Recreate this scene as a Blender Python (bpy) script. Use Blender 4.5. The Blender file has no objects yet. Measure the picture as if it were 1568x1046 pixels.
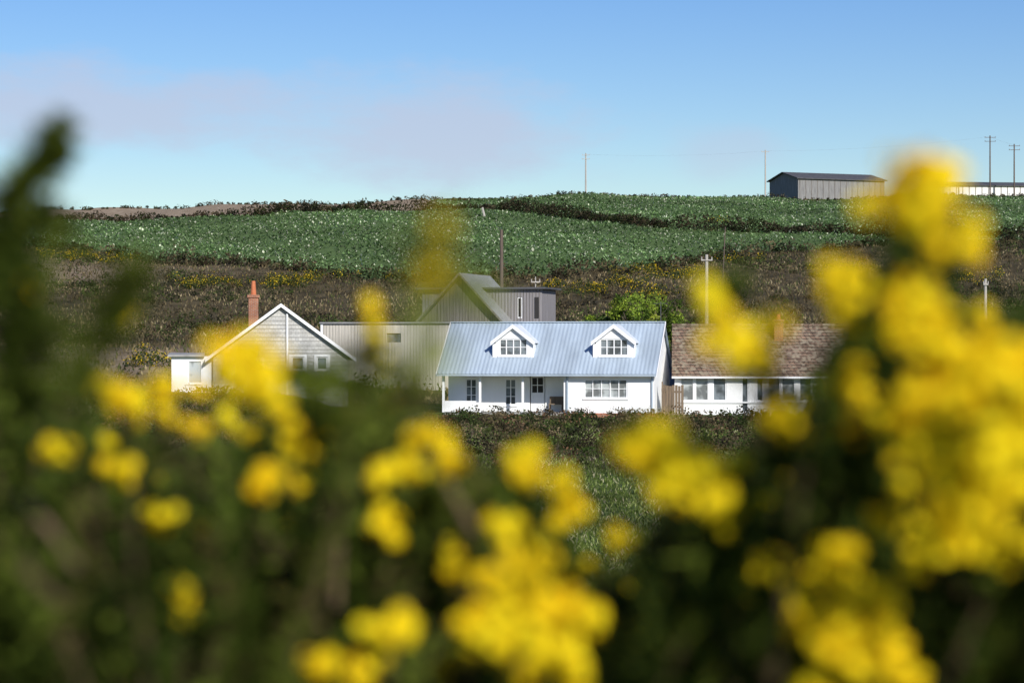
import bpy, math, random
import numpy as np
from mathutils import Vector
random.seed(4); rng=np.random.default_rng(7)
S=bpy.context.scene
S.view_settings.view_transform='Standard'; S.view_settings.look='None'; S.view_settings.exposure=0
K=36.0/85.0/1568.0      # tangent of one survey unit (85 mm lens)
CZ=1.6                  # eye height

# ------------------------------------------------------------ materials
def newmat(name):
    m=bpy.data.materials.new(name); m.use_nodes=True
    return m,m.node_tree.nodes,m.node_tree.links
def plain(name,col,rough=.7,var=.15,scale=3.0,bump=0.0,metal=0.0,stretch=(1,1,1),spec=.4,bscale=None):
    m,n,l=newmat(name); b=n['Principled BSDF']
    tc=n.new('ShaderNodeTexCoord'); mp=n.new('ShaderNodeMapping'); mp.inputs['Scale'].default_value=stretch
    l.new(tc.outputs['Object'],mp.inputs[0])
    nz=n.new('ShaderNodeTexNoise'); nz.inputs['Scale'].default_value=scale; nz.inputs['Detail'].default_value=6
    l.new(mp.outputs[0],nz.inputs['Vector'])
    r=n.new('ShaderNodeValToRGB')
    r.color_ramp.elements[0].position=.3; r.color_ramp.elements[1].position=.7
    r.color_ramp.elements[0].color=[max(0,c*(1-var)) for c in col]+[1]
    r.color_ramp.elements[1].color=[min(1,c*(1+var)) for c in col]+[1]
    l.new(nz.outputs[0],r.inputs[0]); l.new(r.outputs[0],b.inputs['Base Color'])
    b.inputs['Roughness'].default_value=rough; b.inputs['Metallic'].default_value=metal
    b.inputs['Specular IOR Level'].default_value=spec
    if bump:
        bp=n.new('ShaderNodeBump'); bp.inputs['Strength'].default_value=bump; bp.inputs['Distance'].default_value=.03
        l.new(nz.outputs[0],bp.inputs['Height']); l.new(bp.outputs[0],b.inputs['Normal'])
    return m
def brickmat(name,c1,c2,mortar,w,h,ms=.01,rough=.85,bump=.5,v0=.6,v1=1.25,lichen=None):
    m,n,l=newmat(name); b=n['Principled BSDF']
    tc=n.new('ShaderNodeTexCoord'); sp=n.new('ShaderNodeSeparateXYZ'); cb=n.new('ShaderNodeCombineXYZ')
    l.new(tc.outputs['Object'],sp.inputs[0])
    ad=n.new('ShaderNodeMath'); ad.operation='ADD'; l.new(sp.outputs[0],ad.inputs[0]); l.new(sp.outputs[1],ad.inputs[1])
    l.new(ad.outputs[0],cb.inputs[0]); l.new(sp.outputs[2],cb.inputs[1])
    br=n.new('ShaderNodeTexBrick'); br.inputs['Scale'].default_value=1
    br.inputs['Color1'].default_value=(*c1,1); br.inputs['Color2'].default_value=(*c2,1); br.inputs['Mortar'].default_value=(*mortar,1)
    br.inputs['Brick Width'].default_value=w; br.inputs['Row Height'].default_value=h; br.inputs['Mortar Size'].default_value=ms
    l.new(cb.outputs[0],br.inputs['Vector'])
    nz=n.new('ShaderNodeTexNoise'); nz.inputs['Scale'].default_value=1.3; nz.inputs['Detail'].default_value=8
    l.new(tc.outputs['Object'],nz.inputs['Vector'])
    mr=n.new('ShaderNodeMapRange'); mr.inputs[1].default_value=.3; mr.inputs[2].default_value=.7; mr.inputs[3].default_value=v0; mr.inputs[4].default_value=v1
    l.new(nz.outputs[0],mr.inputs[0])
    mx=n.new('ShaderNodeMix'); mx.data_type='RGBA'; mx.blend_type='MULTIPLY'; mx.inputs[0].default_value=1
    l.new(br.outputs[0],mx.inputs[6]); l.new(mr.outputs[0],mx.inputs[7]); out=mx.outputs[2]
    if lichen:
        n2=n.new('ShaderNodeTexNoise'); n2.inputs['Scale'].default_value=4; n2.inputs['Detail'].default_value=9; l.new(tc.outputs['Object'],n2.inputs['Vector'])
        m2=n.new('ShaderNodeMapRange'); m2.inputs[1].default_value=.48; m2.inputs[2].default_value=.62; l.new(n2.outputs[0],m2.inputs[0])
        x2=n.new('ShaderNodeMix'); x2.data_type='RGBA'; l.new(m2.outputs[0],x2.inputs[0]); l.new(out,x2.inputs[6]); x2.inputs[7].default_value=(*lichen,1); out=x2.outputs[2]
    l.new(out,b.inputs['Base Color'])
    b.inputs['Roughness'].default_value=rough; b.inputs['Specular IOR Level'].default_value=.2
    bp=n.new('ShaderNodeBump'); bp.inputs['Strength'].default_value=bump; bp.inputs['Distance'].default_value=.03; bp.invert=True
    l.new(br.outputs['Fac'],bp.inputs['Height']); l.new(bp.outputs[0],b.inputs['Normal'])
    return m
def leafmat(name,trans=.3,rough=.6,spec=.3):
    m,n,l=newmat(name); b=n['Principled BSDF']; o=n['Material Output']
    a=n.new('ShaderNodeAttribute'); a.attribute_name='col'
    l.new(a.outputs['Color'],b.inputs['Base Color']); b.inputs['Roughness'].default_value=rough
    b.inputs['Specular IOR Level'].default_value=spec
    t=n.new('ShaderNodeBsdfTranslucent'); l.new(a.outputs['Color'],t.inputs[0])
    mx=n.new('ShaderNodeMixShader'); mx.inputs[0].default_value=trans
    l.new(b.outputs[0],mx.inputs[1]); l.new(t.outputs[0],mx.inputs[2]); l.new(mx.outputs[0],o.inputs[0])
    return m
def glassmat(name,col):
    m,n,l=newmat(name); b=n['Principled BSDF']
    tc=n.new('ShaderNodeTexCoord'); nz=n.new('ShaderNodeTexNoise'); nz.inputs['Scale'].default_value=1.6
    l.new(tc.outputs['Object'],nz.inputs['Vector'])
    r=n.new('ShaderNodeValToRGB'); r.color_ramp.elements[0].position=.42; r.color_ramp.elements[1].position=.58
    r.color_ramp.elements[0].color=[c*.35 for c in col]+[1]; r.color_ramp.elements[1].color=list(col)+[1]
    l.new(nz.outputs[0],r.inputs[0]); l.new(r.outputs[0],b.inputs['Base Color'])
    b.inputs['Roughness'].default_value=.08; b.inputs['Specular IOR Level'].default_value=.6
    return m
M={}
M['white']=plain('white_painted_render',(.85,.85,.84),.75,.04,1.5,.1,0,(1,1,.3))
M['trim']=plain('white_gloss_paint',(.86,.86,.86),.4,.02,4)
M['metal']=plain('pale_grey_corrugated_metal',(.36,.43,.50),.55,.16,1.1,0,0,(1,.3,.3),.3)
M['pale_metal']=plain('pale_dormer_metal',(.72,.75,.78),.5,.05,1)
M['glass']=glassmat('window_glass',(.20,.23,.25))
M['curtain']=glassmat('curtained_window_glass',(.45,.48,.48))
M['brick']=brickmat('red_brick',(.45,.17,.08),(.35,.12,.06),(.4,.33,.27),.22,.075)
M['tile']=brickmat('lichened_clay_tiles',(.27,.175,.12),(.19,.13,.095),(.05,.04,.03),.25,.16,.018,.9,1,.6,1.3,(.29,.24,.17))
M['shingle']=brickmat('weathered_shingles',(.58,.57,.54),(.47,.465,.45),(.34,.33,.31),.2,.17,.007,.85,.5,.75,1.15)
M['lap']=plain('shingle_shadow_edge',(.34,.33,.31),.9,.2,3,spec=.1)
M['cream']=plain('cream_render',(.76,.74,.70),.8,.06,1.2,.1)
M['pot']=plain('terracotta',(.5,.16,.07),.8,.15,5)
M['boards']=plain('weathered_timber_boards',(.17,.155,.14),.85,.4,2.2,.3,0,(6,6,.25),.15)
M['paleboards']=plain('silvered_timber_boards',(.25,.235,.24),.85,.2,2.0,.3,0,(5,5,.2),.15)
M['wingboards']=plain('bleached_timber_boards',(.58,.54,.47),.85,.18,2.0,.3,0,(5,5,.2),.15)
M['darkroof']=plain('dark_roof_felt',(.09,.09,.095),.8,.2,2,spec=.15)
M['farmwall']=plain('grey_cladding',(.22,.215,.21),.8,.25,2,0,0,(3,3,.3),.15)
M['greyroof']=plain('grey_sheet_roof',(.30,.30,.30),.6,.2,1,.0,0,(4,4,1),.2)
M['dark']=plain('dark_interior',(.03,.028,.026),.8,.2,2)
M['slab']=plain('concrete',(.32,.31,.29),.9,.2,2,.2)
M['pole']=plain('creosoted_pole',(.12,.09,.07),.85,.3,3,.2,0,(4,4,.4))
M['palepole']=plain('weathered_pole',(.42,.39,.35),.85,.2,3,.2,0,(4,4,.4))
M['fence']=plain('brown_fence_timber',(.18,.13,.085),.85,.3,3,.3,0,(6,6,.4))
M['wire']=plain('dark_metal',(.08,.08,.08),.6)
M['leaf']=leafmat('foliage',.3,.8,.05); M['needle']=leafmat('gorse_spines',.25,.8,.03)
M['petal']=leafmat('gorse_petals',.25,.8,.05)
M['bark']=plain('gorse_bark',(.075,.05,.03),.9,.3,30,.3,spec=.05)
M['dry_bark']=plain('dead_gorse_stem',(.17,.12,.07),.9,.3,30,.3,spec=.1)
M['tbark']=plain('tree_bark',(.12,.09,.07),.9,.3,6,.3)

# ------------------------------------------------------------ mesh helpers
def empty(name,loc=(0,0,0),rz=0):
    e=bpy.data.objects.new(name,None); S.collection.objects.link(e); e.location=loc; e.rotation_euler=(0,0,rz); e.empty_display_size=.5
    return e
class MB:
    def __init__(s): s.v=[];s.f=[]
    def box(s,x0,x1,y0,y1,z0,z1):
        b=len(s.v)
        s.v+=[(x0,y0,z0),(x1,y0,z0),(x1,y1,z0),(x0,y1,z0),(x0,y0,z1),(x1,y0,z1),(x1,y1,z1),(x0,y1,z1)]
        s.f+=[tuple(b+i for i in q) for q in((0,3,2,1),(4,5,6,7),(0,1,5,4),(1,2,6,5),(2,3,7,6),(3,0,4,7))]; return s
    def prism(s,prof,axis,a0,a1):
        b=len(s.v); n=len(prof)
        for a in(a0,a1):
            for p in prof: s.v.append((a,p[0],p[1]) if axis=='x' else (p[0],a,p[1]))
        s.f.append(tuple(b+i for i in range(n))[::-1]); s.f.append(tuple(b+n+i for i in range(n)))
        for i in range(n):
            j=(i+1)%n; s.f.append((b+i,b+j,b+n+j,b+n+i))
        return s
    def tube(s,p0,p1,r0,r1,n=8):
        p0=Vector(p0);p1=Vector(p1);d=(p1-p0).normalized()
        u=d.orthogonal().normalized();w=d.cross(u); b=len(s.v)
        for p,r in((p0,r0),(p1,r1)):
            for i in range(n):
                a=2*math.pi*i/n; s.v.append(tuple(p+u*r*math.cos(a)+w*r*math.sin(a)))
        for i in range(n):
            j=(i+1)%n; s.f.append((b+i,b+j,b+n+j,b+n+i))
        s.f.append(tuple(b+i for i in range(n))[::-1]); s.f.append(tuple(b+n+i for i in range(n)))
        return s
    def wall(s,x0,x1,z0,z1,y0,y1,ops):
        xs=sorted({x0,x1,*[o[0] for o in ops],*[o[1] for o in ops]}); zs=sorted({z0,z1,*[o[2] for o in ops],*[o[3] for o in ops]})
        for i in range(len(xs)-1):
            for j in range(len(zs)-1):
                cx=(xs[i]+xs[i+1])/2; cz=(zs[j]+zs[j+1])/2
                if any(o[0]<cx<o[1] and o[2]<cz<o[3] for o in ops): continue
                s.box(xs[i],xs[i+1],y0,y1,zs[j],zs[j+1])
        return s
    def corr(s,x0,x1,p0,p1,pitch,amp):
        d=Vector((0,p1[0]-p0[0],p1[1]-p0[1])).normalized(); nrm=Vector((0,-d.z,d.y))
        if nrm.z<0: nrm=-nrm
        n=max(2,int((x1-x0)/pitch*4)); b=len(s.v)
        pat=[0,1,1,0]
        for i in range(n+1):
            x=x0+(x1-x0)*i/n; o=nrm*amp*pat[i%4]
            s.v.append((x,p0[0]+o.y,p0[1]+o.z)); s.v.append((x,p1[0]+o.y,p1[1]+o.z))
        for i in range(n): s.f.append((b+2*i,b+2*i+2,b+2*i+3,b+2*i+1))
        return s
    def obj(s,name,mat,parent=None):
        me=bpy.data.meshes.new(name); me.from_pydata(s.v,[],s.f); me.update()
        o=bpy.data.objects.new(name,me); S.collection.objects.link(o); me.materials.append(M[mat] if isinstance(mat,str) else mat)
        if parent: o.parent=parent
        return o
def window(parent,x0,x1,z0,z1,y,nx,nz,mat='glass',t=.05,sill=True):
    g=MB().box(x0,x1,y+.10,y+.13,z0,z1); g.obj('glass',mat,parent)
    f=MB(); a=.07
    f.box(x0,x1,y+.03,y+.097,z0,z0+a).box(x0,x1,y+.03,y+.097,z1-a,z1)
    f.box(x0,x0+a,y+.03,y+.097,z0+a,z1-a).box(x1-a,x1,y+.03,y+.097,z0+a,z1-a)
    for i in range(1,nx):
        c=x0+(x1-x0)*i/nx; f.box(c-t/2,c+t/2,y+.04,y+.097,z0+a,z1-a)
    for i in range(1,nz):
        c=z0+(z1-z0)*i/nz; f.box(x0+a,x1-a,y+.05,y+.094,c-t*.35,c+t*.35)
    f.obj('window_frame','trim',parent)
    if sill: MB().box(x0-.06,x1+.06,y-.06,y+.028,z0-.07,z0-.002).obj('sill','trim',parent)
def quads(name,C,U,V,col,mat,parent=None):
    N=len(C); v=np.empty((N,4,3)); v[:,0]=C-U; v[:,1]=C+V; v[:,2]=C+U; v[:,3]=C-V
    me=bpy.data.meshes.new(name); me.vertices.add(4*N); me.vertices.foreach_set('co',v.reshape(-1).astype(np.float32))
    me.loops.add(4*N); me.loops.foreach_set('vertex_index',np.arange(4*N,dtype=np.int32))
    me.polygons.add(N); me.polygons.foreach_set('loop_start',np.arange(0,4*N,4,dtype=np.int32))
    try: me.polygons.foreach_set('loop_total',np.full(N,4,dtype=np.int32))
    except Exception: pass
    me.update(calc_edges=True); me.validate()
    at=me.color_attributes.new('col','FLOAT_COLOR','POINT')
    c=np.ones((N,4,4),np.float32); c[:,:,:3]=np.clip(col,0,1)[:,None,:]
    at.data.foreach_set('color',c.reshape(-1))
    me.materials.append(M[mat]); o=bpy.data.objects.new(name,me); S.collection.objects.link(o)
    if parent: o.parent=parent
    return o
def unit(n):
    a=rng.normal(size=(n,3)); return a/np.linalg.norm(a,axis=1)[:,None]
def perp(U):
    a=unit(len(U)); p=np.cross(U,a); return p/(np.linalg.norm(p,axis=1)[:,None]+1e-9)
def clumps(cent,rad,per,size,pal,asp=.5,squash=.8):
    cent=np.asarray(cent,float); n=len(cent); rad=np.broadcast_to(np.asarray(rad,float),(n,))
    C=np.repeat(cent,per,0); R=np.repeat(rad,per)
    d=unit(n*per); r=R*rng.uniform(.15,1,n*per)**.45
    off=d*r[:,None]; off[:,2]*=squash
    U=unit(n*per); V=perp(U); s=size*rng.uniform(.5,1.4,n*per)
    pal=np.asarray(pal); ci=rng.integers(0,len(pal),n); col=np.repeat(pal[ci],per,0)
    col=col*np.repeat(rng.uniform(.7,1.3,n),per)[:,None]*rng.uniform(.6,1.5,n*per)[:,None]
    return C+off,U*s[:,None],V*(s*asp)[:,None],col
def cat(*a): return [np.concatenate([q[i] for q in a]) for i in range(4)]

# ------------------------------------------------------------ terrain
PY=[-3000,-60,0,8,30,60,80,100,118,126,139,150,165,200,240,290,340,380,430,460,700,1200,3000,9000]
PZ=[-1.2,-1.2,-1.6,-2.1,-3.9,-5.2,-5.3,-4.9,-4.3,-4.0,-3.9,-2.7,-.9,1.9,6.35,12.1,17.7,21.2,25.7,26.6,22,5,-30,-80]
gy=np.arange(-60,700,1.0); gz=np.interp(gy,PY,PZ)
ker=np.exp(-np.linspace(-2,2,13)**2); ker/=ker.sum()
gs=np.convolve(np.pad(gz,6,mode='edge'),ker,'valid'); 
def sm(t): t=np.clip(t,0,1); return t*t*(3-2*t)
def H(x,y):
    x=np.asarray(x,float); y=np.asarray(y,float)
    z=np.where((y>-60)&(y<690),np.interp(y,gy,gs),np.interp(y,PY,PZ))
    z=z-1.1*(1-np.tanh((x+35)/20))*sm((y-300)/120)
    z=z+1.1*sm((-8-x)/6)*sm((y-112)/10)*sm((175-y)/20)
    w=sm((y-145)/40)
    z=z+w*(.35*np.sin(x*.09+y*.03)+.25*np.sin(x*.21+1.3-y*.05)+.15*np.sin(x*.4+y*.17))
    z=z+.06*np.sin(x*.7+y*.4)*sm((y-5)/20)
    return z+CZ
YS=np.arange(60,470,.5)
def surv(px,py):
    """ground point seen along a surveyed bearing"""
    xs=(px-784)*K*YS; t=(H(xs,YS)-CZ)/(K*YS); i=np.argmax(t>=523-py)
    if t[i]<523-py: i=int(np.argmax(t))
    return float(xs[i]),float(YS[i])
def pt(px,py,d): return ((px-784)*K*d, d, CZ+(523-py)*K*d)
low=[surv(*p) for p in[(-300,372),(60,378),(240,400),(470,416),(620,429),(780,425),(900,415),(1040,405),(1130,390),(1350,375),(1800,366)]]
HA=[surv(*p) for p in[(-300,345),(60,341),(200,338),(400,331),(560,323),(740,322)]]
up2=HA+[surv(*p) for p in[(830,328),(900,338),(1000,348),(1130,354),(1350,363),(1800,367)]]
def bl(poly,x): return np.interp(x,[p[0] for p in poly],[p[1] for p in poly])
def infield(x,y): return (y>bl(low,x)+1)&((y<bl(up2,x)-1.2)|((x>-14)&(y<424)&(y>bl(up2,x)+1.2)))
xs=np.unique(np.concatenate([np.arange(-150,150.1,2.0),np.array([-3000,-1800,-1000,-600,-400,-300,-240,-200,-170]),-np.array([-3000,-1800,-1000,-600,-400,-300,-240,-200,-170])]))
ys=np.unique(np.concatenate([[-3000,-1000,-400,-150,-60,-30],np.arange(-15,20,1.0),np.arange(20,460,1.6),[470,490,520,560,620,700,850,1000,1200,1600,2200,3000,5000,9000]]))
X,Y=np.meshgrid(xs,ys); Z=H(X,Y)
me=bpy.data.meshes.new('ground'); nv=X.size; me.vertices.add(nv)
me.vertices.foreach_set('co',np.stack([X,Y,Z],-1).reshape(-1).astype(np.float32))
ny,nx=X.shape; ii=np.arange(nv).reshape(ny,nx)
q=np.stack([ii[:-1,:-1],ii[:-1,1:],ii[1:,1:],ii[1:,:-1]],-1).reshape(-1,4)
me.loops.add(q.size); me.loops.foreach_set('vertex_index',q.reshape(-1).astype(np.int32))
me.polygons.add(len(q)); me.polygons.foreach_set('loop_start',np.arange(0,q.size,4,dtype=np.int32))
try: me.polygons.foreach_set('loop_total',np.full(len(q),4,dtype=np.int32))
except Exception: pass
me.update(calc_edges=True); me.validate(); me.shade_smooth()
zc=np.zeros((nv,4),np.float32); xf=X.reshape(-1); yf=Y.reshape(-1)
zc[:,0]=infield(xf,yf)
dry=((yf>bl(up2,xf)+1.5)&(xf<-13)&(yf<500))
lx,ly=surv(220,548); dry2=np.exp(-(((xf-lx)/9)**2+((yf-ly)/9)**2)*1.2)
lx,ly=surv(120,420); dry3=np.exp(-(((xf-lx)/14)**2+((yf-ly)/12)**2)*1.2)*.8
zc[:,1]=np.clip(dry*1.0+dry2+dry3,0,1)
zc[:,2]=((yf>141)&(yf<=bl(low,xf)+1))|((yf>94)&(yf<128))
zc[:,2]*=1-.9*sm((xf-24)/6)*sm((yf-140)/5)*sm((175-yf)/8)
zc[:,3]=1
at=me.color_attributes.new('zone','FLOAT_COLOR','POINT'); at.data.foreach_set('color',zc.reshape(-1))
ground=bpy.data.objects.new('ground',me); S.collection.objects.link(ground)
m,n,l=newmat('hillside_ground'); b=n['Principled BSDF']; b.inputs['Roughness'].default_value=.95; b.inputs['Specular IOR Level'].default_value=.05
tc=n.new('ShaderNodeTexCoord')
def nz(scale,det=8):
    a=n.new('ShaderNodeTexNoise'); a.inputs['Scale'].default_value=scale; a.inputs['Detail'].default_value=det; a.inputs['Roughness'].default_value=.65
    l.new(tc.outputs['Object'],a.inputs['Vector']); return a.outputs[0]
def ramp(src,cols):
    r=n.new('ShaderNodeValToRGB'); e=r.color_ramp.elements
    while len(e)<len(cols): e.new(.5)
    for i,(p,c) in enumerate(cols): e[i].position=p; e[i].color=(*c,1)
    l.new(src,r.inputs[0]); return r.outputs[0]
def mixc(f,a,c):
    x=n.new('ShaderNodeMix'); x.data_type='RGBA'; l.new(f,x.inputs[0]); l.new(a,x.inputs[6]); l.new(c,x.inputs[7]); return x.outputs[2]
za=n.new('ShaderNodeAttribute'); za.attribute_name='zone'; sp=n.new('ShaderNodeSeparateColor'); l.new(za.outputs['Color'],sp.inputs[0])
fine=nz(1.7)
grass=ramp(fine,[(.35,(.045,.06,.016)),(.5,(.075,.11,.025)),(.68,(.16,.18,.07))])
crop=ramp(fine,[(.35,(.07,.11,.035)),(.6,(.12,.18,.065))])
dryc=ramp(nz(.7),[(.3,(.22,.16,.10)),(.7,(.42,.33,.23))])
scr=ramp(nz(.35),[(.3,(.03,.027,.015)),(.5,(.08,.064,.035)),(.72,(.14,.115,.06))])
c=mixc(sp.outputs[2],grass,scr); c=mixc(sp.outputs[0],c,crop); c=mixc(sp.outputs[1],c,dryc)
l.new(c,b.inputs['Base Color'])
bp=n.new('ShaderNodeBump'); bp.inputs['Strength'].default_value=.8; bp.inputs['Distance'].default_value=.25; l.new(fine,bp.inputs['Height']); l.new(bp.outputs[0],b.inputs['Normal'])
me.materials.append(m)

# ------------------------------------------------------------ crops
def crops(name,xr,yr,dx,dy,test):
    gx,gyy=np.meshgrid(np.arange(*xr,dx),np.arange(*yr,dy)); x=gx.ravel(); y=gyy.ravel()
    x=x+rng.normal(0,.22,x.size); y=y+rng.normal(0,.13,x.size)+x*.12
    gap=np.sin(x*.31+y*.11)+np.sin(x*.13-y*.37+1)+rng.normal(0,.6,x.size)
    k=test(x,y)&(rng.random(x.size)<.9)&(gap>-1.75); x=x[k];y=y[k]; n0=len(x); z=H(x,y)
    patch=.95+.2*np.sin(x*.13+y*.07)+.14*np.sin(x*.05-y*.21)
    per=6; sc=rng.uniform(.6,1.25,n0); C=np.repeat(np.stack([x,y,z],-1),per,0); a=rng.uniform(0,2*np.pi,n0*per); el=rng.uniform(.25,1.1,n0*per)
    D=np.stack([np.cos(a)*np.cos(el),np.sin(a)*np.cos(el),np.sin(el)],-1); L=rng.uniform(.11,.22,n0*per)*np.repeat(sc,per)
    sd=np.stack([-np.sin(a),np.cos(a),0*a],-1)
    C=C+D*L[:,None]+np.array([0,0,.03]); 
    base=np.array([[.11,.19,.06],[.16,.26,.095],[.28,.38,.18],[.64,.66,.48]])
    col=base[rng.choice(4,n0*per,p=[.32,.36,.21,.11])]*np.repeat(patch*rng.uniform(.7,1.3,n0),per)[:,None]
    return quads(name,C,D*L[:,None],sd*(L*.6)[:,None],col,'leaf')
crops('brassica_crop_field',(-110,110),(200,426),.72,.84,infield)

# ------------------------------------------------------------ hedges & scrub
DK=[[.022,.03,.012],[.035,.042,.015],[.04,.03,.018],[.025,.025,.015]]
BR=[[.09,.07,.038],[.11,.083,.048],[.065,.052,.032],[.055,.064,.024],[.15,.12,.065]]
GR=[[.05,.08,.02],[.07,.10,.025],[.04,.055,.018]]
YL=[[.62,.42,.02],[.52,.38,.03],[.10,.12,.03]]
def line_pts(pts,step,jit):
    out=[]
    for a,bb in zip(pts[:-1],pts[1:]):
        L=math.dist(a,bb); k=max(1,int(L/step))
        for i in range(k):
            t=i/k; out.append((a[0]+(bb[0]-a[0])*t+random.gauss(0,jit),a[1]+(bb[1]-a[1])*t+random.gauss(0,jit)))
    return np.array(out)
def hedge(name,pts,step,jit,r0,r1,pal,per=40,size=.16):
    p=line_pts(pts,step,jit); x,y=p[:,0],p[:,1]
    r=rng.uniform(r0,r1,len(x))*(1+.3*np.sin(x*.3)+.2*np.sin(x*.83+1)); 
    c=np.stack([x,y,H(x,y)+r*.45],-1); a=clumps(c,r,per,size,pal)
    return quads(name,*a,'leaf')
hedge('field_hedge',HA[:4],.5,.6,.5,.95,DK+BR[:2],50,.18)
hedge('field_hedge',HA[3:],.5,.8,.8,1.45,DK+BR[:1],55,.2)
hedge('field_hedge',up2[5:],.40,.6,.95,1.5,DK+BR[2:3],55,.18)
hedge('field_hedge',[(-8,424),(30,425),(60,425),(110,425)],.6,.5,.25,.6,BR+DK,40,.15)
hedge('field_hedge',[(-110,425),(-60,427),(-8,425)],.6,1.0,.25,.6,BR+DK,36,.15)
hedge('field_hedge',[(p[0],p[1]-2.2) for p in low],.6,1.2,.6,1.3,BR+DK,45,.18)
n0=5200; y=rng.uniform(143,300,n0); x=rng.uniform(-1,1,n0)*(y*.27+12); k=(y<bl(low,x)-2)&~((x>25)&(y<172)); x=x[k];y=y[k]
den=np.sin(x*.17+y*.06)+np.sin(x*.07-y*.13+2)+rng.normal(0,.7,len(x)); k=den>-.7; x=x[k];y=y[k]; den=den[k]
dd=np.minimum(np.hypot(x-surv(220,548)[0],y-surv(220,548)[1]),99); k=dd>7; x=x[k];y=y[k]; den=den[k]
r=rng.uniform(.35,1.0,len(x))*(1+.35*(den>1.2)); c=np.stack([x,y,H(x,y)+r*.25],-1); dk=den>.75
A=cat(clumps(c[~dk],r[~dk],42,.13,BR+BR+[[.19,.15,.08]],.4,.7),clumps(c[dk],r[dk],50,.13,DK+[[.05,.07,.02],[.065,.095,.025],[.08,.11,.03]],.4,.75))
quads('hillside_scrub',*A,'leaf')
n0=70000; y=rng.uniform(140,290,n0); x=rng.uniform(-1,1,n0)*(y*.25+10); k=(y<bl(low,x)-1)&~((x>25)&(y<170)); x=x[k];y=y[k]; n0=len(x)
U=np.stack([rng.normal(0,.35,n0),rng.normal(0,.35,n0),np.ones(n0)],-1)*rng.uniform(.08,.28,n0)[:,None]
V=perp(U)*rng.uniform(.03,.08,n0)[:,None]; pal=np.array([[.22,.17,.09],[.13,.10,.055],[.32,.26,.15],[.09,.105,.035]])
mm=.5+.5*np.sin(x*.11+y*.19); col=pal[rng.choice(4,n0,p=[.3,.36,.12,.22])]*(.6+.7*mm)[:,None]
quads('dead_bracken',np.stack([x,y,H(x,y)+.1],-1),U,V,col,'leaf')
pts=[]
for px,py,sx,sy,k in[(110,395,50,5,40),(170,402,30,4,20),(330,437,40,6,26),(430,438,40,7,40),(470,430,20,4,16),(290,440,10,3,8),(900,448,25,5,22),(985,420,40,5,34),(960,437,30,6,26),(1050,425,30,6,20),(1125,400,35,6,24),(520,425,20,3,10),(1000,455,30,5,20),(600,430,20,4,8),(230,560,30,8,12),(850,440,15,5,8),(1090,343,15,2,8),(1480,430,60,8,30),(1300,420,60,8,30)]:
    for _ in range(k): pts.append(surv(px+random.gauss(0,sx*.6),py+random.gauss(0,sy*.6)))
pts=np.array(pts); r=rng.uniform(.35,.8,len(pts)); c=np.stack([pts[:,0],pts[:,1],H(pts[:,0],pts[:,1])+r*.55],-1)
A=cat(clumps(c,r,45,.10,[[.05,.07,.02],[.04,.06,.02]]),clumps(c+[0,-.15,.12],r,20,.07,YL[:2]))
quads('hillside_gorse',*A,'leaf')
n0=1500; x=rng.uniform(-34,34,n0); y=rng.uniform(94,127.5,n0); k=rng.random(n0)<np.clip((y-88)/18,0,1); 
x=x[k];y=y[k]; r=rng.uniform(.3,.85,len(x))*np.where(y>124,.7,1); c=np.stack([x,y,H(x,y)+r*.35],-1)
A=clumps(c,r,110,.075,BR+DK+GR+[[.16,.09,.05],[.11,.12,.035],[.14,.11,.06]],.5,.8)
quads('bramble_hedge',*A,'leaf')
n0=170000; y=rng.uniform(25,124,n0); x=rng.uniform(-1,1,n0)*(y*.16+6); 
U=np.stack([rng.normal(0,.5,n0),rng.normal(0,.5,n0),np.ones(n0)],-1)*rng.uniform(.04,.13,n0)[:,None]
V=perp(U)*rng.uniform(.012,.03,n0)[:,None]; pal=np.array([[.06,.085,.018],[.10,.14,.03],[.22,.25,.09],[.36,.33,.2]])
pp=.5+.35*np.sin(x*.9+y*.2)+.35*np.sin(x*.35-y*.5)
col=pal[rng.choice(4,n0,p=[.36,.34,.2,.10])]*(.5+.8*pp)[:,None]
quads('meadow_grass',np.stack([x,y,H(x,y)+.05],-1),U,V,col,'leaf')

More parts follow.
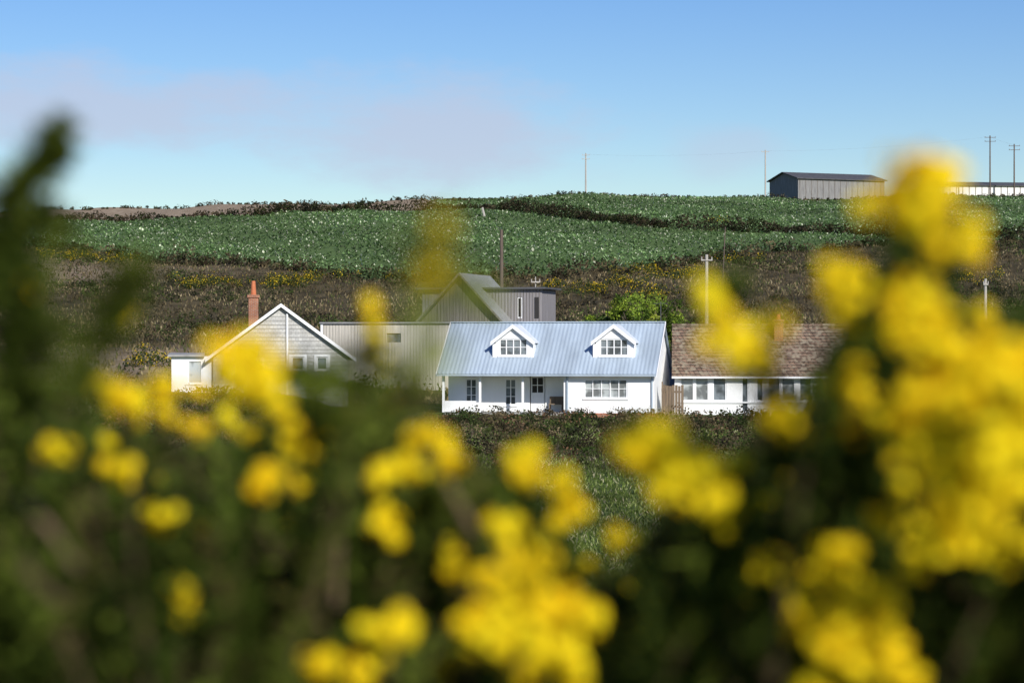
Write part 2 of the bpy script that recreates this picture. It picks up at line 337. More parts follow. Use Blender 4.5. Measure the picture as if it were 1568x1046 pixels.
# ------------------------------------------------------------ white cottage
def cottage():
    e=empty('white_cottage',(-3.8,131.1,CZ-3.83),math.radians(-11)); W=11.6; D=6.6; EZ=2.1; RZ=4.84; RY=3.3
    roofz=lambda y: 2.05+(y+.35)*(RZ-2.05)/(RY+.35)
    w=MB()
    w.wall(6.7,W,0,EZ,0,.25,[(7.8,10.15,.78,1.82)])
    w.wall(.0,6.7,0,2.35,1.6,1.8,[(.95,1.6,.45,1.8),(3.15,3.8,.35,1.8),(4.55,5.4,.0,1.98)])
    w.box(6.7,6.9,.25,1.6,0,EZ)
    for x in(0,W-.2): w.prism([(.252,0) if x>0 else (1.802,0),(D,0),(D,2.1),(RY,RZ-.12),(.252,2.3) if x>0 else (1.802,3.5)],'x',x,x+.2)
    w.box(.2,W-.2,D-.2,D,0,2.1)
    w.obj('walls','white',e)
    MB().box(.02,6.68,.1,1.595,-.5,.02).obj('veranda_floor','slab',e)
    MB().box(.1,6.65,1.0,1.3,2.2,2.24).obj('veranda_ceiling','trim',e)
    MB().box(6.72,W+.02,-.03,.0-.002,-.7,-.002).box(6.72,W+.02,.0,.2,-.7,-.004).box(W+.002,W+.03,.2,D,-.7,-.002).box(7.3,9.0,-.7,-.035,-.7,-.06).box(7.6,8.7,-1.0,-.705,-.7,-.2).obj('brick_plinth','brick',e)
    window(e,7.8,10.15,.78,1.82,0,5,2,'curtain'); window(e,.95,1.6,.45,1.8,1.6,2,3,'glass'); window(e,3.15,3.8,.35,1.8,1.6,2,3,'glass')
    d=MB().box(4.6,5.35,1.66,1.72,.02,1.95); d.obj('door','trim',e)
    MB().box(4.68,5.27,1.64,1.657,1.05,1.85).obj('door_glass','dark',e)
    MB().box(4.95,4.99,1.62,1.638,1.05,1.85).box(4.68,5.27,1.62,1.636,1.43,1.47).obj('door_bars','trim',e)
    p=MB()
    for x in(.02,2.05,4.4): p.box(x,x+.12,-.02,.1,.0,2.02)
    p.box(0,6.68,-.04,.14,2.02,2.14); p.obj('veranda_posts','trim',e)
    MB().box(.15,1.9,0,.06,0.02,.62).obj('veranda_panel','white',e)
    bn=MB().box(5.7,6.5,.9,1.3,.42,.47).box(5.7,6.5,1.3,1.34,.47,.85)
    for x in(5.72,6.42): bn.box(x,x+.06,.92,.98,.02,.418).box(x,x+.06,1.24,1.3,.02,.418)
    bn.obj('veranda_bench','fence',e)
    r=MB(); r.corr(-.2,W+.15,(-.35,2.08),(RY,RZ+.03),.22,.016); r.corr(-.2,W+.15,(2*RY+.35,2.08),(RY,RZ+.03),.22,.016); r.obj('roof','metal',e)
    MB().prism([(-.33,2.0),(RY,RZ-.06),(RY,RZ+.0),(-.33,2.06)],'x',-.19,W+.14).obj('roof_deck','trim',e)
    MB().box(-.2,W+.15,RY-.12,RY+.12,RZ+.03,RZ+.09).obj('ridge_cap','metal',e)
    MB().prism([(-.38,1.92),(RY,RZ-.1),(RY,RZ+.08),(-.38,2.1)],'x',W+.16,W+.20).prism([(-.38,1.92),(RY,RZ-.1),(RY,RZ+.08),(-.38,2.1)],'x',-.26,-.22).obj('bargeboards','trim',e)
    MB().box(-.2,W+.15,-.47,-.37,1.97,2.07).obj('gutter','metal',e)
    MB().tube((6.9,-.06,0),(6.9,-.06,2.0),.06,.06).tube((W-.12,-.06,0),(W-.12,-.06,2),.045,.045).obj('downpipes','metal',e)
    for cx in(3.78,9.3):
        y0=.82; zb=roofz(y0)+.02; ze=4.0; hw=.98; za=4.62
        f=MB(); ox0,ox1,oz0,oz1=cx-.78,cx+.78,3.05,3.98
        f.wall(cx-hw,cx+hw,zb-.1,ze,y0,y0+.12,[(ox0,ox1,oz0,oz1)])
        f.prism([(cx-hw,ze),(cx+hw,ze),(cx,za)],'y',y0,y0+.12)
        f.obj('dormer_front','white',e)
        ye=1.0+ (ze-zb)/((RZ-2.05)/(RY+.35))
        c=MB()
        for s in(-1,1):
            a=cx+s*hw; bq=cx+s*(hw-.08)
            c.prism([(y0+.122,zb-.05),(ye,ze),(y0+.122,ze)],'x',min(a,bq),max(a,bq))
            a2=cx+s*(hw+.003); b2=cx+s*(hw+.16); f2=[(y0-.02,zb-.02),(y0+.6,roofz(y0+.6)+.04),(y0+.6,ze-.3),(y0-.02,ze-.3)]
            c.prism(f2,'x',min(a2,b2),max(a2,b2))
        c.obj('dormer_cheeks','white',e)
        window(e,ox0,ox1,oz0,oz1,y0,4,2,'glass',.055)
        rf=MB(); g=MB()
        for s in(-1,1):
            x1=cx+s*1.22; ze2=3.80; t=.07
            A0=(cx,y0-.18,4.74);A1=(x1,y0-.18,ze2); B1=(x1,2.10,ze2); B0=(cx,3.3,4.74)
            up_=[A0,A1,B1,B0]; dn=[(p[0],p[1],p[2]-t) for p in up_]
            bI=len(rf.v); rf.v+=up_+dn; rf.f+=[(bI,bI+1,bI+2,bI+3),(bI+7,bI+6,bI+5,bI+4),(bI,bI+4,bI+5,bI+1),(bI+1,bI+5,bI+6,bI+2),(bI+2,bI+6,bI+7,bI+3)]
            g.prism([(cx,4.76),(x1,3.82),(x1,3.60),(cx,4.54)],'y',y0-.22,y0-.185)
        rf.obj('dormer_roof','pale_metal',e); g.obj('dormer_bargeboards','trim',e)
    a=MB().tube((W-.1,3.4,4.6),(W-.1,3.4,6.0),.025,.02).tube((W-.5,3.4,5.9),(W+.3,3.3,5.9),.015,.015)
    for i in range(6): a.tube((W-.45+i*.14,3.2,5.9),(W-.45+i*.14,3.6,5.9),.012,.012,4)
    a.obj('tv_aerial','wire',e)
cottage()

# ------------------------------------------------------------ shingle house (left)
def shingle():
    x0=(430-784)*K*135; e=empty('shingled_house',(x0,135,CZ-2.85),math.radians(7)); 
    HW=3.75; EZ=2.1; RZ=4.85; D=8
    w=MB(); w.wall(-HW,HW,-.8,EZ,0,.2,[(-2.6,-1.05,.35,1.8),(.6,1.3,1.25,2.0),(2.0,2.6,1.25,2.0)])
    w.prism([(-HW,EZ),(HW,EZ),(0,RZ-.05)],'y',0,.2)
    w.box(-HW,-HW+.2,.2,D,-.8,EZ).box(HW-.2,HW,.2,D,-.8,EZ).prism([(-HW+.2,-.8),(HW-.2,-.8),(HW-.2,EZ),(0,RZ-.2),(-HW+.2,EZ)],'y',D-.2,D); w.obj('shingle_walls','shingle',e)
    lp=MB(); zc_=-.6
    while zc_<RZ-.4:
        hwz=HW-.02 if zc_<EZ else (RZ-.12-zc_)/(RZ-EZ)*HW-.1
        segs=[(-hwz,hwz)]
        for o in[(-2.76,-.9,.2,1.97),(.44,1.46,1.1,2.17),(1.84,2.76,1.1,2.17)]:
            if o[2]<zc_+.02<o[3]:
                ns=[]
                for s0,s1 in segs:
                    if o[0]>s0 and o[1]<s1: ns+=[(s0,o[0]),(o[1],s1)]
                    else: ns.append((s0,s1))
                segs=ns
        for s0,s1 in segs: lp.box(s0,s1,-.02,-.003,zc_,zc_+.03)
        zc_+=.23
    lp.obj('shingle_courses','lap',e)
    a=MB(); a.wall(-6.05,-HW-.01,-.8,2.0,.3,.5,[(-5.15,-4.35,.5,1.8)]); a.box(-6.05,-5.85,.5,5,-.8,2.0).box(-5.85,-HW-.01,4.8,5,-.8,2.0); a.obj('annexe_walls','white',e)
    MB().prism([(.05,2.003),(5.2,2.1),(5.2,2.2),(.05,2.11)],'x',-6.25,-HW-.48).obj('annexe_roof','slab',e)
    r=MB(); g=MB(); s_=(RZ-EZ)/HW
    for s in(-1,1):
        xe=s*(HW+.45); ze=RZ-s_*(HW+.45)
        r.prism([(0,RZ+.0),(xe,ze),(xe,ze+.1),(0,RZ+.1)],'y',-.25,D+.2)
        g.prism([(0,RZ+.12),(xe,ze+.12),(xe,ze-.08),(0,RZ-.08)],'y',-.31,-.255)
    r.obj('roof','greyroof',e); g.obj('bargeboards','trim',e)
    window(e,-2.6,-1.05,.35,1.8,0,2,1,'glass',.14); window(e,.6,1.3,1.25,2.0,0,1,1,'glass'); window(e,2.0,2.6,1.25,2.0,0,1,1,'glass'); window(e,-5.15,-4.35,.5,1.8,.3,1,1,'curtain')
    t=MB()
    for o in[(-2.6,-1.05,.35,1.8),(.6,1.3,1.25,2.0),(2.0,2.6,1.25,2.0)]:
        t.box(o[0]-.14,o[0]-.002,-.04,-.002,o[2]-.1,o[3]+.12).box(o[1]+.002,o[1]+.14,-.04,-.002,o[2]-.1,o[3]+.12).box(o[0]-.001,o[1]+.001,-.04,-.002,o[3],o[3]+.12)
    t.obj('window_surrounds','trim',e)
    MB().tube((.35,-.09,-.5),(.35,-.09,4.4),.06,.06).obj('downpipe','trim',e)
    c=MB().box(-1.75,-1.2,2.8,3.4,3.2,5.35).box(-1.82,-1.13,2.73,3.47,5.35,5.5); c.obj('chimney','brick',e)
    MB().tube((-1.47,3.1,5.5),(-1.47,3.1,6.3),.17,.11,12).obj('chimney_pot','pot',e)
shingle()

# ------------------------------------------------------------ timber barn house
def barn():
    e=empty('timber_barn',((706-784)*K*149,149,CZ-2.45),math.radians(-14))
    HW=3.1; RZ=6.55; EZ=3.2
    n1=31; w=MB()
    for i in range(n1):
        x0=-HW+2*HW*i/n1; x1=-HW+2*HW*(i+1)/n1-.02; zz=lambda x: RZ-.1-abs(x)*(RZ-EZ)/HW
        y=-.012*random.randint(0,3)
        w.prism([(x0,-.5),(x1,-.5),(x1,zz(x1)),(x0,zz(x0))],'y',y,.1)
    w.obj('gable_boards','boards',e)
    MB().prism([(-HW,-.5),(HW,-.5),(HW,EZ-.12),(0,RZ-.22),(-HW,EZ-.12)],'y',.102,7).obj('walls','boards',e)
    r=MB(); g=MB(); k=(RZ-EZ)/HW
    for s in(-1,1):
        xe=s*(HW+.35); ze=RZ-k*(HW+.35)
        r.prism([(0,RZ),(xe,ze),(xe,ze+.12),(0,RZ+.12)],'y',-.5,7.2)
        g.prism([(0,RZ+.13),(xe,ze+.13),(xe,ze-.03),(0,RZ-.03)],'y',-.55,-.505)
    r.obj('roof','greyroof',e); g.obj('bargeboards','boards',e)
    u=MB()
    u.wall(.6,4.6,3.0,5.7,2.2,2.35,[(3.0,3.35,3.9,5.2)])
    u.box(4.45,4.6,2.35,6,3.0,5.7).box(.6,.75,2.35,6,3,5.7).box(.75,4.45,5.85,6,3,5.7); u.box(-3.2,-.4,2.4,6,2,5.7)
    u.obj('upper_storey','paleboards',e)
    sl=MB()
    for i in range(20): sl.box(.62+i*.2,.65+i*.2,2.17,2.197,3.0,5.68)
    for i in range(14): sl.box(-3.18+i*.2,-3.15+i*.2,2.37,2.397,2.0,5.68)
    sl.obj('board_joints','boards',e)
    MB().box(.3,4.9,1.9,6.3,5.702,5.82).box(-3.5,-.3,2.0,6.3,5.702,5.82).obj('flat_roof','darkroof',e)
    window(e,3.0,3.35,3.9,5.2,2.2,1,1,'dark',sill=False)
    MB().box(4.15,4.4,2.15,2.165,3.9,5.2).obj('side_window','dark',e)
    lw=MB(); lw.wall(-8.4,-.35,-.6,3.55,-1.6,-1.4,[(-4.3,-3.4,2.4,2.95)])
    lw.box(-8.4,-8.2,-1.4,4,-.6,3.55).box(-.55,-.35,-1.4,-.02,-.6,3.55)
    lw.obj('wing_walls','wingboards',e)
    j=MB()
    for i in range(40): j.box(-8.38+i*.2,-8.365+i*.2,-1.613,-1.602,-.6,2.38 if -4.35<-8.38+i*.2<-3.4 else 3.5)
    j.obj('wing_board_joints','boards',e)
    MB().box(-8.55,-8.405,-1.65,4,-.6,3.55).obj('wing_end','trim',e)
    MB().box(-8.6,-.2,-1.75,4.1,3.552,3.64).obj('wing_roof','greyroof',e)
    MB().box(-4.3,-3.4,-1.5,-1.45,2.4,2.95).obj('wing_window','glass',e)
barn()

# ------------------------------------------------------------ tiled bungalow (right)
def bungalow():
    e=empty('tiled_bungalow',((1033-784)*K*131,131,CZ-3.85),math.radians(-4)); W=9.4; RY=3.5; RZ=4.75; EZ=2.1
    ops=[(.3,1.05,.62,1.95),(1.1,1.85,.62,1.95),(2.05,2.8,.62,1.95),(3.6,4.0,.0,1.95),(4.4,4.8,.62,1.95),(5.0,5.7,.62,1.95),(5.75,6.5,.62,1.95),(6.7,7.4,.62,1.95),(7.6,8.3,.62,1.95)]
    w=MB(); w.wall(0,W,-.6,EZ,0,.2,ops)
    for x in(0,W-.2): w.prism([(.2,-.6),(7,-.6),(7,EZ),(RY,RZ-.1),(.2,EZ+.05)],'x',x,x+.2)
    w.box(.2,W-.2,6.8,7,-.6,EZ)
    w.obj('walls','white',e)
    for i,o in enumerate(ops): window(e,*o,0,1,1,'curtain' if i in(0,1,5,6,8) else 'glass',sill=False)
    MB().box(.2,W-.2,-.07,-.003,.52,.60).obj('sill','trim',e)
    r=MB(); nC=16
    for i in range(nC):
        t0=i/nC;t1=(i+1)/nC; ya=-.3+(RY+.3)*t0; yb=-.3+(RY+.3)*t1; z0=1.98+(RZ-1.98)*t0; z1=1.98+(RZ-1.98)*t1
        r.prism([(ya,z0+.03),(yb,z1-.0),(yb,z1-.08),(ya,z0-.05)],'x',-.15+random.uniform(-.01,.01),W+.15)
    r.prism([(RY,RZ),(7.3,1.98),(7.3,1.9),(RY,RZ-.08)],'x',-.15,W+.15)
    r.obj('tile_roof','tile',e)
    MB().prism([(RY-.14,RZ-.03),(RY+.14,RZ-.03),(RY+.06,RZ+.09),(RY-.06,RZ+.09)],'x',-.16,W+.16).obj('ridge_tiles','tile',e)
    MB().box(5.45,5.95,2.3,2.9,3.2,4.95).box(5.4,6.0,2.25,2.95,4.95,5.05).obj('chimney','brick',e)
    MB().tube((5.7,2.6,5.05),(5.7,2.6,5.35),.13,.1,10).obj('chimney_pot','pot',e)
    MB().box(-.15,W+.15,-.4,-.32,1.86,1.96).obj('gutter','trim',e)
bungalow()

e=empty('timber_fence',(8.1,129.6,CZ-3.95)); f=MB()
for i in range(7): f.box(i*.16,i*.16+.14,0,.03,0,1.6+random.uniform(-.04,.04))
f.box(-.08,0.0-.01,-.05,.05,0,1.8).box(0,1.1,.032,.07,.4,.5).box(0,1.1,.032,.07,1.2,1.3); f.obj('pales','fence',e)
e=empty('garden_shed',(8.2,137,CZ-3.9)); MB().box(0,1.2,0,1.5,0,2.6).obj('walls','greyroof',e); MB().prism([(-.1,2.6),(1.3,2.6),(.6,3.0)],'y',-.1,1.6).obj('roof','darkroof',e)

# ------------------------------------------------------------ ridge barns
def shed(name,px,py,D,rot,L,Wd,eh,rh,wallm):
    x=(px-784)*K*D; e=empty(name,(x,D,CZ+(523-py)*K*D),math.radians(rot))
    w=MB()
    w.box(0,L,0,.2,-2,eh).box(0,L,Wd-.2,Wd,-2,eh); w.prism([(.2,-2),(Wd-.2,-2),(Wd-.2,eh),(Wd/2,rh-.1),(.2,eh)],'x',0,.2); w.prism([(.2,-2),(Wd-.2,-2),(Wd-.2,eh),(Wd/2,rh-.1),(.2,eh)],'x',L-.2,L)
    w.obj('walls',wallm,e)
    j=MB()
    for i in range(int(L/1.2)): j.box(.3+i*1.2,.42+i*1.2,-.05,-.003,-2,eh-.1)
    j.obj('cladding_ribs','boards',e)
    MB().prism([(-.4,eh-.05),(Wd/2,rh),(Wd+.4,eh-.05),(Wd+.4,eh+.1),(Wd/2,rh+.16),(-.4,eh+.1)],'x',-.4,L+.4).obj('roof','darkroof',e)
    return e
shed('farm_barn',1222,297,428,24,18,10,2.7,4.0,'farmwall')
shed('farm_barn',1432,296,436,8,26,9,1.4,2.2,'cream')

# ------------------------------------------------------------ poles and wires
tops=[]
def pole(px,ptop,D,arm,mat='pole',lean=0,r=.13,arms=1):
    x=(px-784)*K*D; zt=CZ+(523-ptop)*K*D; zb=float(H(x,D))
    e=empty('utility_pole',(x,D,zb)); h=zt-zb; lx=lean
    MB().tube((0,0,-.5),(lx,0,h),r,r*.7,10).obj('post',mat,e)
    if arm:
        a=MB()
        for q in range(arms):
            zz=h-.35-q*.7; a.box(lx-arm/2,lx+arm/2,-.16,-.09,zz-.04,zz+.04)
            for t in(-.45,.45): a.tube((lx+arm*t,-.125,zz+.04),(lx+arm*t,-.125,zz+.2),.04,.03,6)
        a.obj('crossarm',mat,e)
    tops.append((x+lx,D,zt-.2)); return len(tops)-1
p0=pole(897,235,428,1.4,'palepole',r=.16,arms=2); p1=pole(1172,230,428,1.4,'palepole',r=.15); p2=pole(1516,208,428,2.0,'pole',r=.15,arms=2); p3=pole(1553,221,432,2.0,'pole',r=.15,arms=2)
p4=pole(768,352,166,0,'pole',r=.16); p5=pole(1082,390,150,.7,'palepole',r=.14); p6=pole(1100,348,158,0,'pole',lean=.45,r=.05); p7=pole(1509,427,148,.3,'palepole',r=.12)
p8=pole(743,318,338,0,'palepole',lean=-.4,r=.2)
p9=pole(820,424,160,.6,'palepole',r=.05)
w=MB()
def wire(a,bb,sag,off=0,r=.007):
    a=Vector(a)+Vector((0,off,0));bb=Vector(bb)+Vector((0,off,0)); N=14; pr=a
    for i in range(1,N+1):
        t=i/N; q=a.lerp(bb,t); q.z-=4*sag*t*(1-t); w.tube(pr,q,r,r,4); pr=q
wire(tops[p0],tops[p1],.5,0,.006); wire(tops[p1],tops[p2],.6,0,.006)
wire(tops[p2],tops[p3],.1)
wire(tops[p4],tops[p5],.5); wire(tops[p5],(8.0,134,CZ+1.2),.2); wire(tops[p5],tops[p7],.7); wire(tops[p4],(-9,143,CZ+1.5),.3)
w.obj('overhead_wires','pole')

# ------------------------------------------------------------ trees
def tree(name,x,y,h,cr,pal,nleaf=60,size=.11):
    z=float(H(x,y)); e=empty(name,(x,y,z)); t=MB(); t.tube((0,0,-.2),(.1,0,h*.45),.2,.12)
    cs=[]
    for i in range(46):
        d=unit(1)[0]; rr=cr*random.uniform(.3,1)**.6; c=np.array([.1+d[0]*rr,d[1]*rr*.8,h*.68+d[2]*rr*.62]); cs.append(c)
        if i%4==0: t.tube((.08,0,h*random.uniform(.25,.45)),tuple(c),.07,.015,5)
    t.obj('trunk','tbark',e); A=clumps(cs,rng.uniform(.35,.7,len(cs)),nleaf,size,pal); quads('crown',*A,'leaf',e)
tree('garden_tree',7.6,143,7.3,2.4,[[.24,.32,.04],[.17,.25,.035],[.30,.35,.05],[.08,.13,.02]],110,.09)
tree('garden_tree',9.6,144,5.4,1.4,[[.18,.26,.04],[.10,.15,.03]],90,.09)
tree('garden_tree',5.2,144,6.0,1.3,[[.20,.28,.03],[.08,.12,.03]],90,.09)

# ------------------------------------------------------------ foreground gorse
OX=[-600,0,60,120,200,400,480,560,640,700,760,800,840,870,960,1000,1040,1090,1150,1230,1270,1330,1400,1450,1500,1568,2200]
OY=[520,520,550,590,612,605,560,585,635,670,680,690,750,830,820,760,710,685,645,595,500,420,370,400,430,430,430]
def outl(px): return np.interp(px,OX,OY)
sprigs=[]
flow=[]
GP=np.array([[.028,.042,.007],[.045,.065,.009],[.085,.11,.015],[.06,.052,.016],[.20,.23,.04]])
def bush_of(px): return 0 if px<560 else (1 if px<1010 else 2)
# flower clusters: bearing units, depth, radius
FL=[(82,685,1.7,26),(195,487,1.5,14),(250,588,1.7,20),(180,600,1.7,30),(205,618,1.8,22),(150,590,1.7,14),(255,628,1.9,12),(297,655,1.8,16),(375,662,1.8,14),(345,635,1.9,12),(190,728,1.7,22),(160,715,1.8,14),(245,790,1.7,24),(287,912,1.6,26),(95,1025,1.8,16),
(410,745,1.6,28),(465,745,1.8,16),(430,805,2.2,12),(455,672,1.7,28),(485,655,1.8,16),(440,695,1.8,16),(388,572,1.35,50),(350,550,1.4,36),(400,608,1.4,36),(425,560,1.5,26),(345,590,1.45,30),(370,530,1.5,20),(385,590,1.5,36),(430,625,1.8,14),(300,600,1.8,16),
(595,810,1.7,26),(592,722,1.7,26),(625,722,1.7,22),(640,660,1.7,22),(688,690,1.65,22),(690,720,1.7,16),(575,520,1.5,24),(570,480,1.6,14),(612,612,1.6,16),(590,965,1.4,36),(490,1012,1.5,26),(560,1035,1.5,24),(700,857,1.7,24),(685,862,1.8,14),
(790,700,1.6,22),(820,695,1.7,20),(795,740,1.65,26),(800,855,1.5,36),(770,800,1.6,24),(820,870,1.6,22),(780,830,1.55,22),(865,742,1.7,26),(872,795,1.7,28),(895,870,1.9,12),(940,825,1.8,20),(975,885,2.0,10),
(750,900,1.5,36),(725,960,1.5,32),(790,935,1.35,50),(850,935,1.35,46),(900,940,1.5,30),(770,975,1.45,38),(880,1015,1.45,36),(830,980,1.5,36),(905,975,1.6,22),
(975,685,1.4,36),(1035,692,1.35,50),(1075,735,1.4,40),(1000,705,1.4,36),(1110,800,1.6,24),(1135,770,1.8,12),(1010,745,1.5,22),(1050,745,1.5,28),(1125,715,1.6,14),(1180,870,1.6,30),(1165,860,1.7,14),
(1075,445,1.3,20),(1100,495,1.3,28),(1130,525,1.35,28),(1165,500,1.4,22),(1172,555,1.5,18),(1085,520,1.4,14),(1195,645,1.5,30),(1215,640,1.6,18),(1210,755,2.0,22),
(1290,440,1.4,36),(1300,480,1.45,28),(1310,590,1.5,32),(1320,650,1.5,38),(1290,600,1.6,20),(1330,700,1.6,26),(1400,265,1.1,42),(1420,300,1.15,50),(1380,300,1.15,38),(1445,330,1.2,36),(1410,330,1.2,34),(1325,318,1.3,16),(1485,350,1.3,28),(1490,385,1.4,20),
(1400,470,1.3,44),(1440,500,1.3,44),(1455,535,1.35,40),(1375,500,1.4,28),(1420,600,1.3,48),(1385,640,1.35,42),(1500,590,1.2,54),(1545,560,1.2,48),(1475,560,1.3,40),(1550,620,1.2,52),(1450,640,1.25,40),(1470,690,1.25,48),(1520,670,1.2,54),(1560,690,1.25,44),(1410,720,1.4,38),(1355,780,1.45,32),(1375,800,1.5,28),(1500,770,1.25,50),(1540,740,1.25,46),(1420,830,1.35,38),(1480,825,1.35,44),(1520,820,1.4,32),(1450,780,1.35,34),(1400,870,1.5,24),(1510,480,1.5,14),(1350,610,1.5,22),
(1280,860,1.4,36),(1290,910,1.4,44),(1240,905,1.45,34),(1330,950,1.35,48),(1270,975,1.35,44),(1310,1010,1.35,44),(1355,1010,1.35,38),(1230,950,1.5,30),(1240,1060,1.5,30),(1390,1050,1.4,30),
(40,360,1.5,10),(35,440,1.5,16),(10,860,2,18),(1560,840,1.4,30),(1600,700,1.3,50),(1620,560,1.3,50),(1540,1000,1.7,14),(-60,700,1.6,30),(-80,850,1.6,30)]
FA=np.array(FL,float)
def hides(px,py,d):
    return bool(np.any((d<FA[:,2]+.05)&(np.abs(px-FA[:,0])<FA[:,3]+14)&(py>FA[:,1]-FA[:,3]*1.3-150)&(py<FA[:,1]+FA[:,3]+15)))
N=4300
for i in range(N):
    px=random.uniform(-450,2020); d=1.35+1.95*random.random()**.8
    top=outl(px)+15+(d-1.35)*22+abs(random.gauss(0,34)); py=top if random.random()<.32 else random.uniform(top,1350)
    if hides(px,py,d) and random.random()<.95: continue
    T=Vector(pt(px,py,d)); B=T+Vector((random.gauss(0,.07),random.gauss(0,.06),-random.uniform(.12,.28)))
    sprigs.append((B,T,62,.0135,random.choice([0,0,0,1,1,2,2,3]),bush_of(px)))
def path(pts,d,n=120,tone=1,spread=.012,nl=.014):
    P=[Vector(pt(a,b2,d)) for a,b2 in pts]
    for a,b2 in zip(P[:-1],P[1:]):
        L=(b2-a).length
        for _ in range(max(1,int(L/.035))):
            j=lambda:Vector((random.gauss(0,spread),random.gauss(0,spread),random.gauss(0,spread)))
            sprigs.append((b2+j(),a+j(),n,nl,tone,bush_of(pts[0][0])))
path([(104,195),(80,225),(58,255),(40,285),(20,315),(-5,350)],1.45,110,2,0.003,.010)
path([(-5,350),(-20,420),(-30,500)],1.45,150,1,0.006,.012)
path([(25,300),(30,400),(20,500),(10,600)],1.5,80,2,.02)
path([(215,400),(185,460),(140,530),(100,620)],1.3,90,2,.004,.011)
path([(-20,330),(-10,500),(30,640)],1.4,90,1,.02)
path([(85,520),(60,600)],1.5,60,1,.01)
path([(690,330),(672,400),(665,450)],.95,28,4,.006,.011)
path([(665,450),(655,520),(640,620),(610,720)],.95,14,4,.008,.011)
path([(575,500),(590,600),(600,680)],1.5,50,1,.01)
path([(1398,330),(1400,400),(1380,500),(1350,650),(1330,800)],1.42,120,0,.012)
path([(1300,420),(1300,500),(1310,620),(1300,760)],1.55,90,1,.008)
path([(1470,370),(1450,450),(1430,600),(1400,760)],1.55,90,0,.012)
path([(1085,450),(1110,500),(1150,570),(1190,660),(1240,760)],1.55,60,1,.005)
path([(1030,700),(1090,760),(1120,850),(1140,960)],1.6,90,1,.012)
path([(800,710),(790,780),(800,870),(800,960)],1.8,70,1,.01)
path([(868,740),(872,800),(880,900)],1.9,60,1,.008)
path([(1540,540),(1500,640),(1450,780)],1.5,110,0,.02)
path([(530,550),(515,640),(500,720)],1.6,100,2,.02)
path([(620,600),(620,720),(600,850)],1.75,80,2,.015)
for px,py,d,r in FL:
    flow.append((pt(px,py,d),r*K*d,bush_of(px),1.0))
    flow.append((pt(px+random.gauss(0,r*.6),py+random.uniform(-1.3,1.5)*r,d+random.gauss(0,.03)),r*K*d*random.uniform(.15,.4),bush_of(px),random.uniform(.75,1)))
for px,py in[(672,350),(665,420)]: flow.append((pt(px,py,.95),.0012,1,.6))
for i in range(320):
    px=random.uniform(-400,2000); d=random.uniform(1.7,2.8); py=random.uniform(outl(px)+60,1200)
    if 860<px<1000 and py<860: continue
    if px<560 and py<800 and random.random()<.6: continue
    flow.append((pt(px,py,d),random.uniform(.002,.008),bush_of(px),random.uniform(.4,.9)))  # petal colour dimmed to stand in for shade deeper in the bush
for b_ in range(3):
    e=empty('gorse_bush',(0,0,0))
    sp_=[s for s in sprigs if s[5]==b_]
    cnt=np.array([s[2] for s in sp_]); Bv=np.repeat(np.array([s[0] for s in sp_]),cnt,0); Tv=np.repeat(np.array([s[1] for s in sp_]),cnt,0)
    nl=np.repeat(np.array([s[3] for s in sp_]),cnt); tone=np.repeat(np.array([s[4] for s in sp_]),cnt)
    sb=np.repeat(rng.uniform(.5,1.5,len(sp_)),cnt)
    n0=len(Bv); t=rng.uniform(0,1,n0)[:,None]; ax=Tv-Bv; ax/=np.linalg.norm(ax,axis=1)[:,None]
    D=unit(n0); D=D+ax*.55; D/=np.linalg.norm(D,axis=1)[:,None]; L=nl*rng.uniform(.6,1.3,n0)*(1.2-.6*t[:,0])
    C=Bv+(Tv-Bv)*t+D*(L*.9)[:,None]
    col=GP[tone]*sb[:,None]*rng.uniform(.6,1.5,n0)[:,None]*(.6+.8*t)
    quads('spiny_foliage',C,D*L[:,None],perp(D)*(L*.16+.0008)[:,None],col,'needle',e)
    st=MB()
    for i,s in enumerate(sp_):
        if i%3==0: st.tube(s[0],s[1],.0026,.001,5)
        if i%45==0 and s[1].y>1.9:
            bx,by=s[0].x,s[0].y; st.tube((bx+random.gauss(0,.12),by+random.gauss(0,.1),float(H(bx,by))-.05),s[0],.010,.004,6)
    st.obj('stems','bark',e)
    ds=MB()
    if b_==0:
        for a,c2,d,r in[((32,755),(80,815),1.42,.0024),((80,815),(120,870),1.42,.0026),((330,850),(360,960),1.8,.0024)]: ds.tube(pt(*a,d),pt(*c2,d),r*.8,r,7)
    if b_==1:
        for a,c2,d,r in[((680,730),(725,810),1.6,.002),((520,830),(515,930),1.7,.0024)]: ds.tube(pt(*a,d),pt(*c2,d),r*.8,r,7)
    if ds.v: ds.obj('dead_stems','dry_bark',e)
    fl=[f for f in flow if f[2]==b_]; Cs=[];Us=[];Vs=[];Cl=[]
    for c0,R,_,tn in fl:
        nf=max(2,int((R/.0075)**2*2.4)); o=unit(nf)*(R*rng.uniform(.1,1,nf)**.5)[:,None]; o[:,2]*=1.15
        fc=np.array(c0)+o; per=9
        cc=np.repeat(fc,per,0); dr=unit(nf*per); ln=rng.uniform(.0042,.0062,nf*per)
        u=perp(dr); v=np.cross(dr,u)
        Cs.append(cc+dr*(ln*.85)[:,None]); Us.append(u*ln[:,None]); Vs.append(v*(ln*.8)[:,None])
        h=np.clip(rng.uniform(0,1,nf*per)[:,None]*.5+rng.uniform(-.3,.3),0,1)
        cl=(np.array([.99,.82,.02])*(1-h)+np.array([.97,.62,.01])*h)*(.4+.6*tn); Cl.append(cl)
    quads('yellow_flowers',np.concatenate(Cs),np.concatenate(Us),np.concatenate(Vs),np.concatenate(Cl),'petal',e)

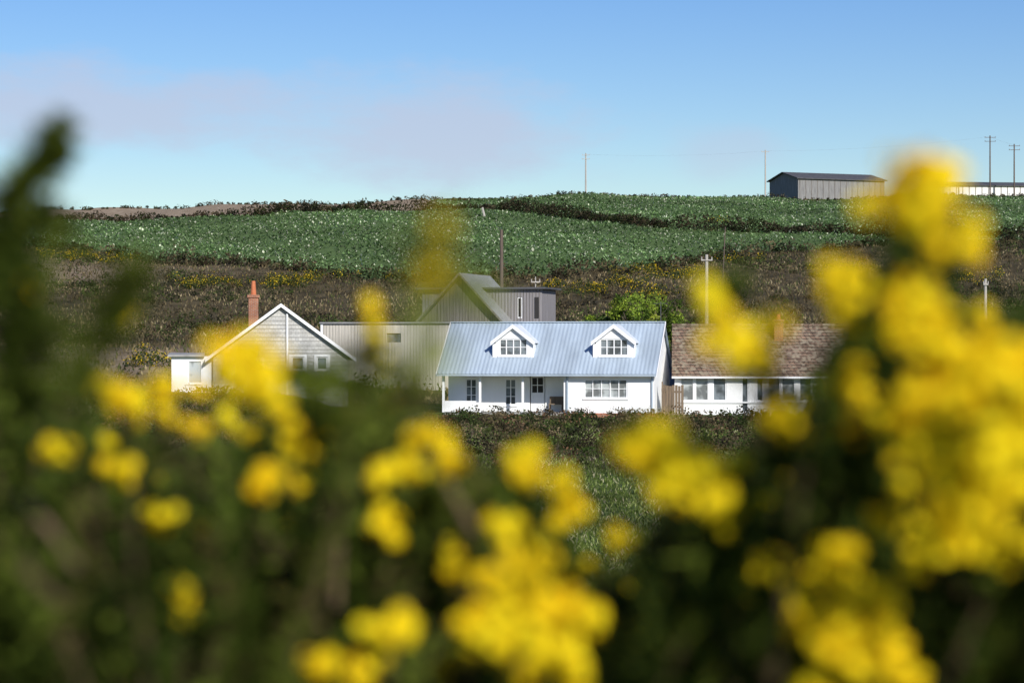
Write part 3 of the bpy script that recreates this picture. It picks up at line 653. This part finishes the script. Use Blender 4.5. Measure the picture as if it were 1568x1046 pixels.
# ------------------------------------------------------------ light, sky
el=math.radians(30); sd=Vector((.42,-.91,0)).normalized(); sdir=Vector((sd.x*math.cos(el),sd.y*math.cos(el),math.sin(el)))
L=bpy.data.lights.new('sun','SUN'); L.energy=5.0; L.angle=math.radians(.5); L.color=(1,.96,.88)
so=bpy.data.objects.new('sun',L); S.collection.objects.link(so); so.rotation_euler=sdir.to_track_quat('Z','Y').to_euler(); so.location=(20,-20,40)
W=bpy.data.worlds.new('World'); S.world=W; W.use_nodes=True; n=W.node_tree.nodes; l=W.node_tree.links
bg=n['Background']; bg.inputs[1].default_value=.11
sk=n.new('ShaderNodeTexSky'); sk.sky_type='NISHITA'; sk.sun_disc=False; sk.sun_elevation=el; sk.sun_rotation=math.atan2(sd.x,sd.y)
sk.air_density=1.0; sk.dust_density=.3; sk.ozone_density=3.5
hs=n.new('ShaderNodeHueSaturation'); hs.inputs['Hue'].default_value=.519; hs.inputs['Saturation'].default_value=1.33; l.new(sk.outputs[0],hs.inputs['Color'])
tc=n.new('ShaderNodeTexCoord'); sp=n.new('ShaderNodeSeparateXYZ'); l.new(tc.outputs['Generated'],sp.inputs[0])
def mth(op,a,b2=None,c2=None):
    x=n.new('ShaderNodeMath'); x.operation=op
    for i,v in enumerate((a,b2,c2)):
        if v is None: continue
        if isinstance(v,(int,float)): x.inputs[i].default_value=v
        else: l.new(v,x.inputs[i])
    return x.outputs[0]
mp=n.new('ShaderNodeMapping'); mp.inputs['Scale'].default_value=(1,1,2.4); l.new(tc.outputs['Generated'],mp.inputs[0])
nn=n.new('ShaderNodeTexNoise'); nn.inputs['Scale'].default_value=16; nn.inputs['Detail'].default_value=10; nn.inputs['Roughness'].default_value=.6; l.new(mp.outputs[0],nn.inputs['Vector'])
def blob(cx,cz,hx,hz):
    a=mth('DIVIDE',mth('SUBTRACT',sp.outputs[0],cx),hx); c2=mth('DIVIDE',mth('SUBTRACT',sp.outputs[2],cz),hz)
    r=mth('SQRT',mth('ADD',mth('MULTIPLY',a,a),mth('MULTIPLY',c2,c2)))
    r=mth('ADD',r,mth('MULTIPLY',mth('SUBTRACT',nn.outputs[0],.5),2.0))
    x=n.new('ShaderNodeMapRange'); x.interpolation_type='SMOOTHSTEP'; l.new(r,x.inputs[0]); x.inputs[1].default_value=1.25; x.inputs[2].default_value=.3; x.inputs[3].default_value=0; x.inputs[4].default_value=1
    return x.outputs[0]
f=mth('MAXIMUM',mth('MAXIMUM',blob(-.032,.087,.076,.023),blob(-.165,.093,.068,.021)),mth('MULTIPLY',blob(.09,.078,.03,.012),.5))
f=mth('MULTIPLY',f,.7)
mx=n.new('ShaderNodeMix'); mx.data_type='RGBA'; l.new(f,mx.inputs[0]); l.new(hs.outputs[0],mx.inputs[6]); mx.inputs[7].default_value=(4.9,5.3,6.7,1)
l.new(mx.outputs[2],bg.inputs[0])

cam=bpy.data.cameras.new('camera'); co=bpy.data.objects.new('camera',cam); S.collection.objects.link(co); S.camera=co
co.location=(0,0,CZ); co.rotation_euler=(math.radians(90),0,0); cam.lens=85; cam.sensor_width=36; cam.clip_start=.05; cam.clip_end=20000
cam.dof.use_dof=True; cam.dof.focus_distance=131; cam.dof.aperture_fstop=4.6
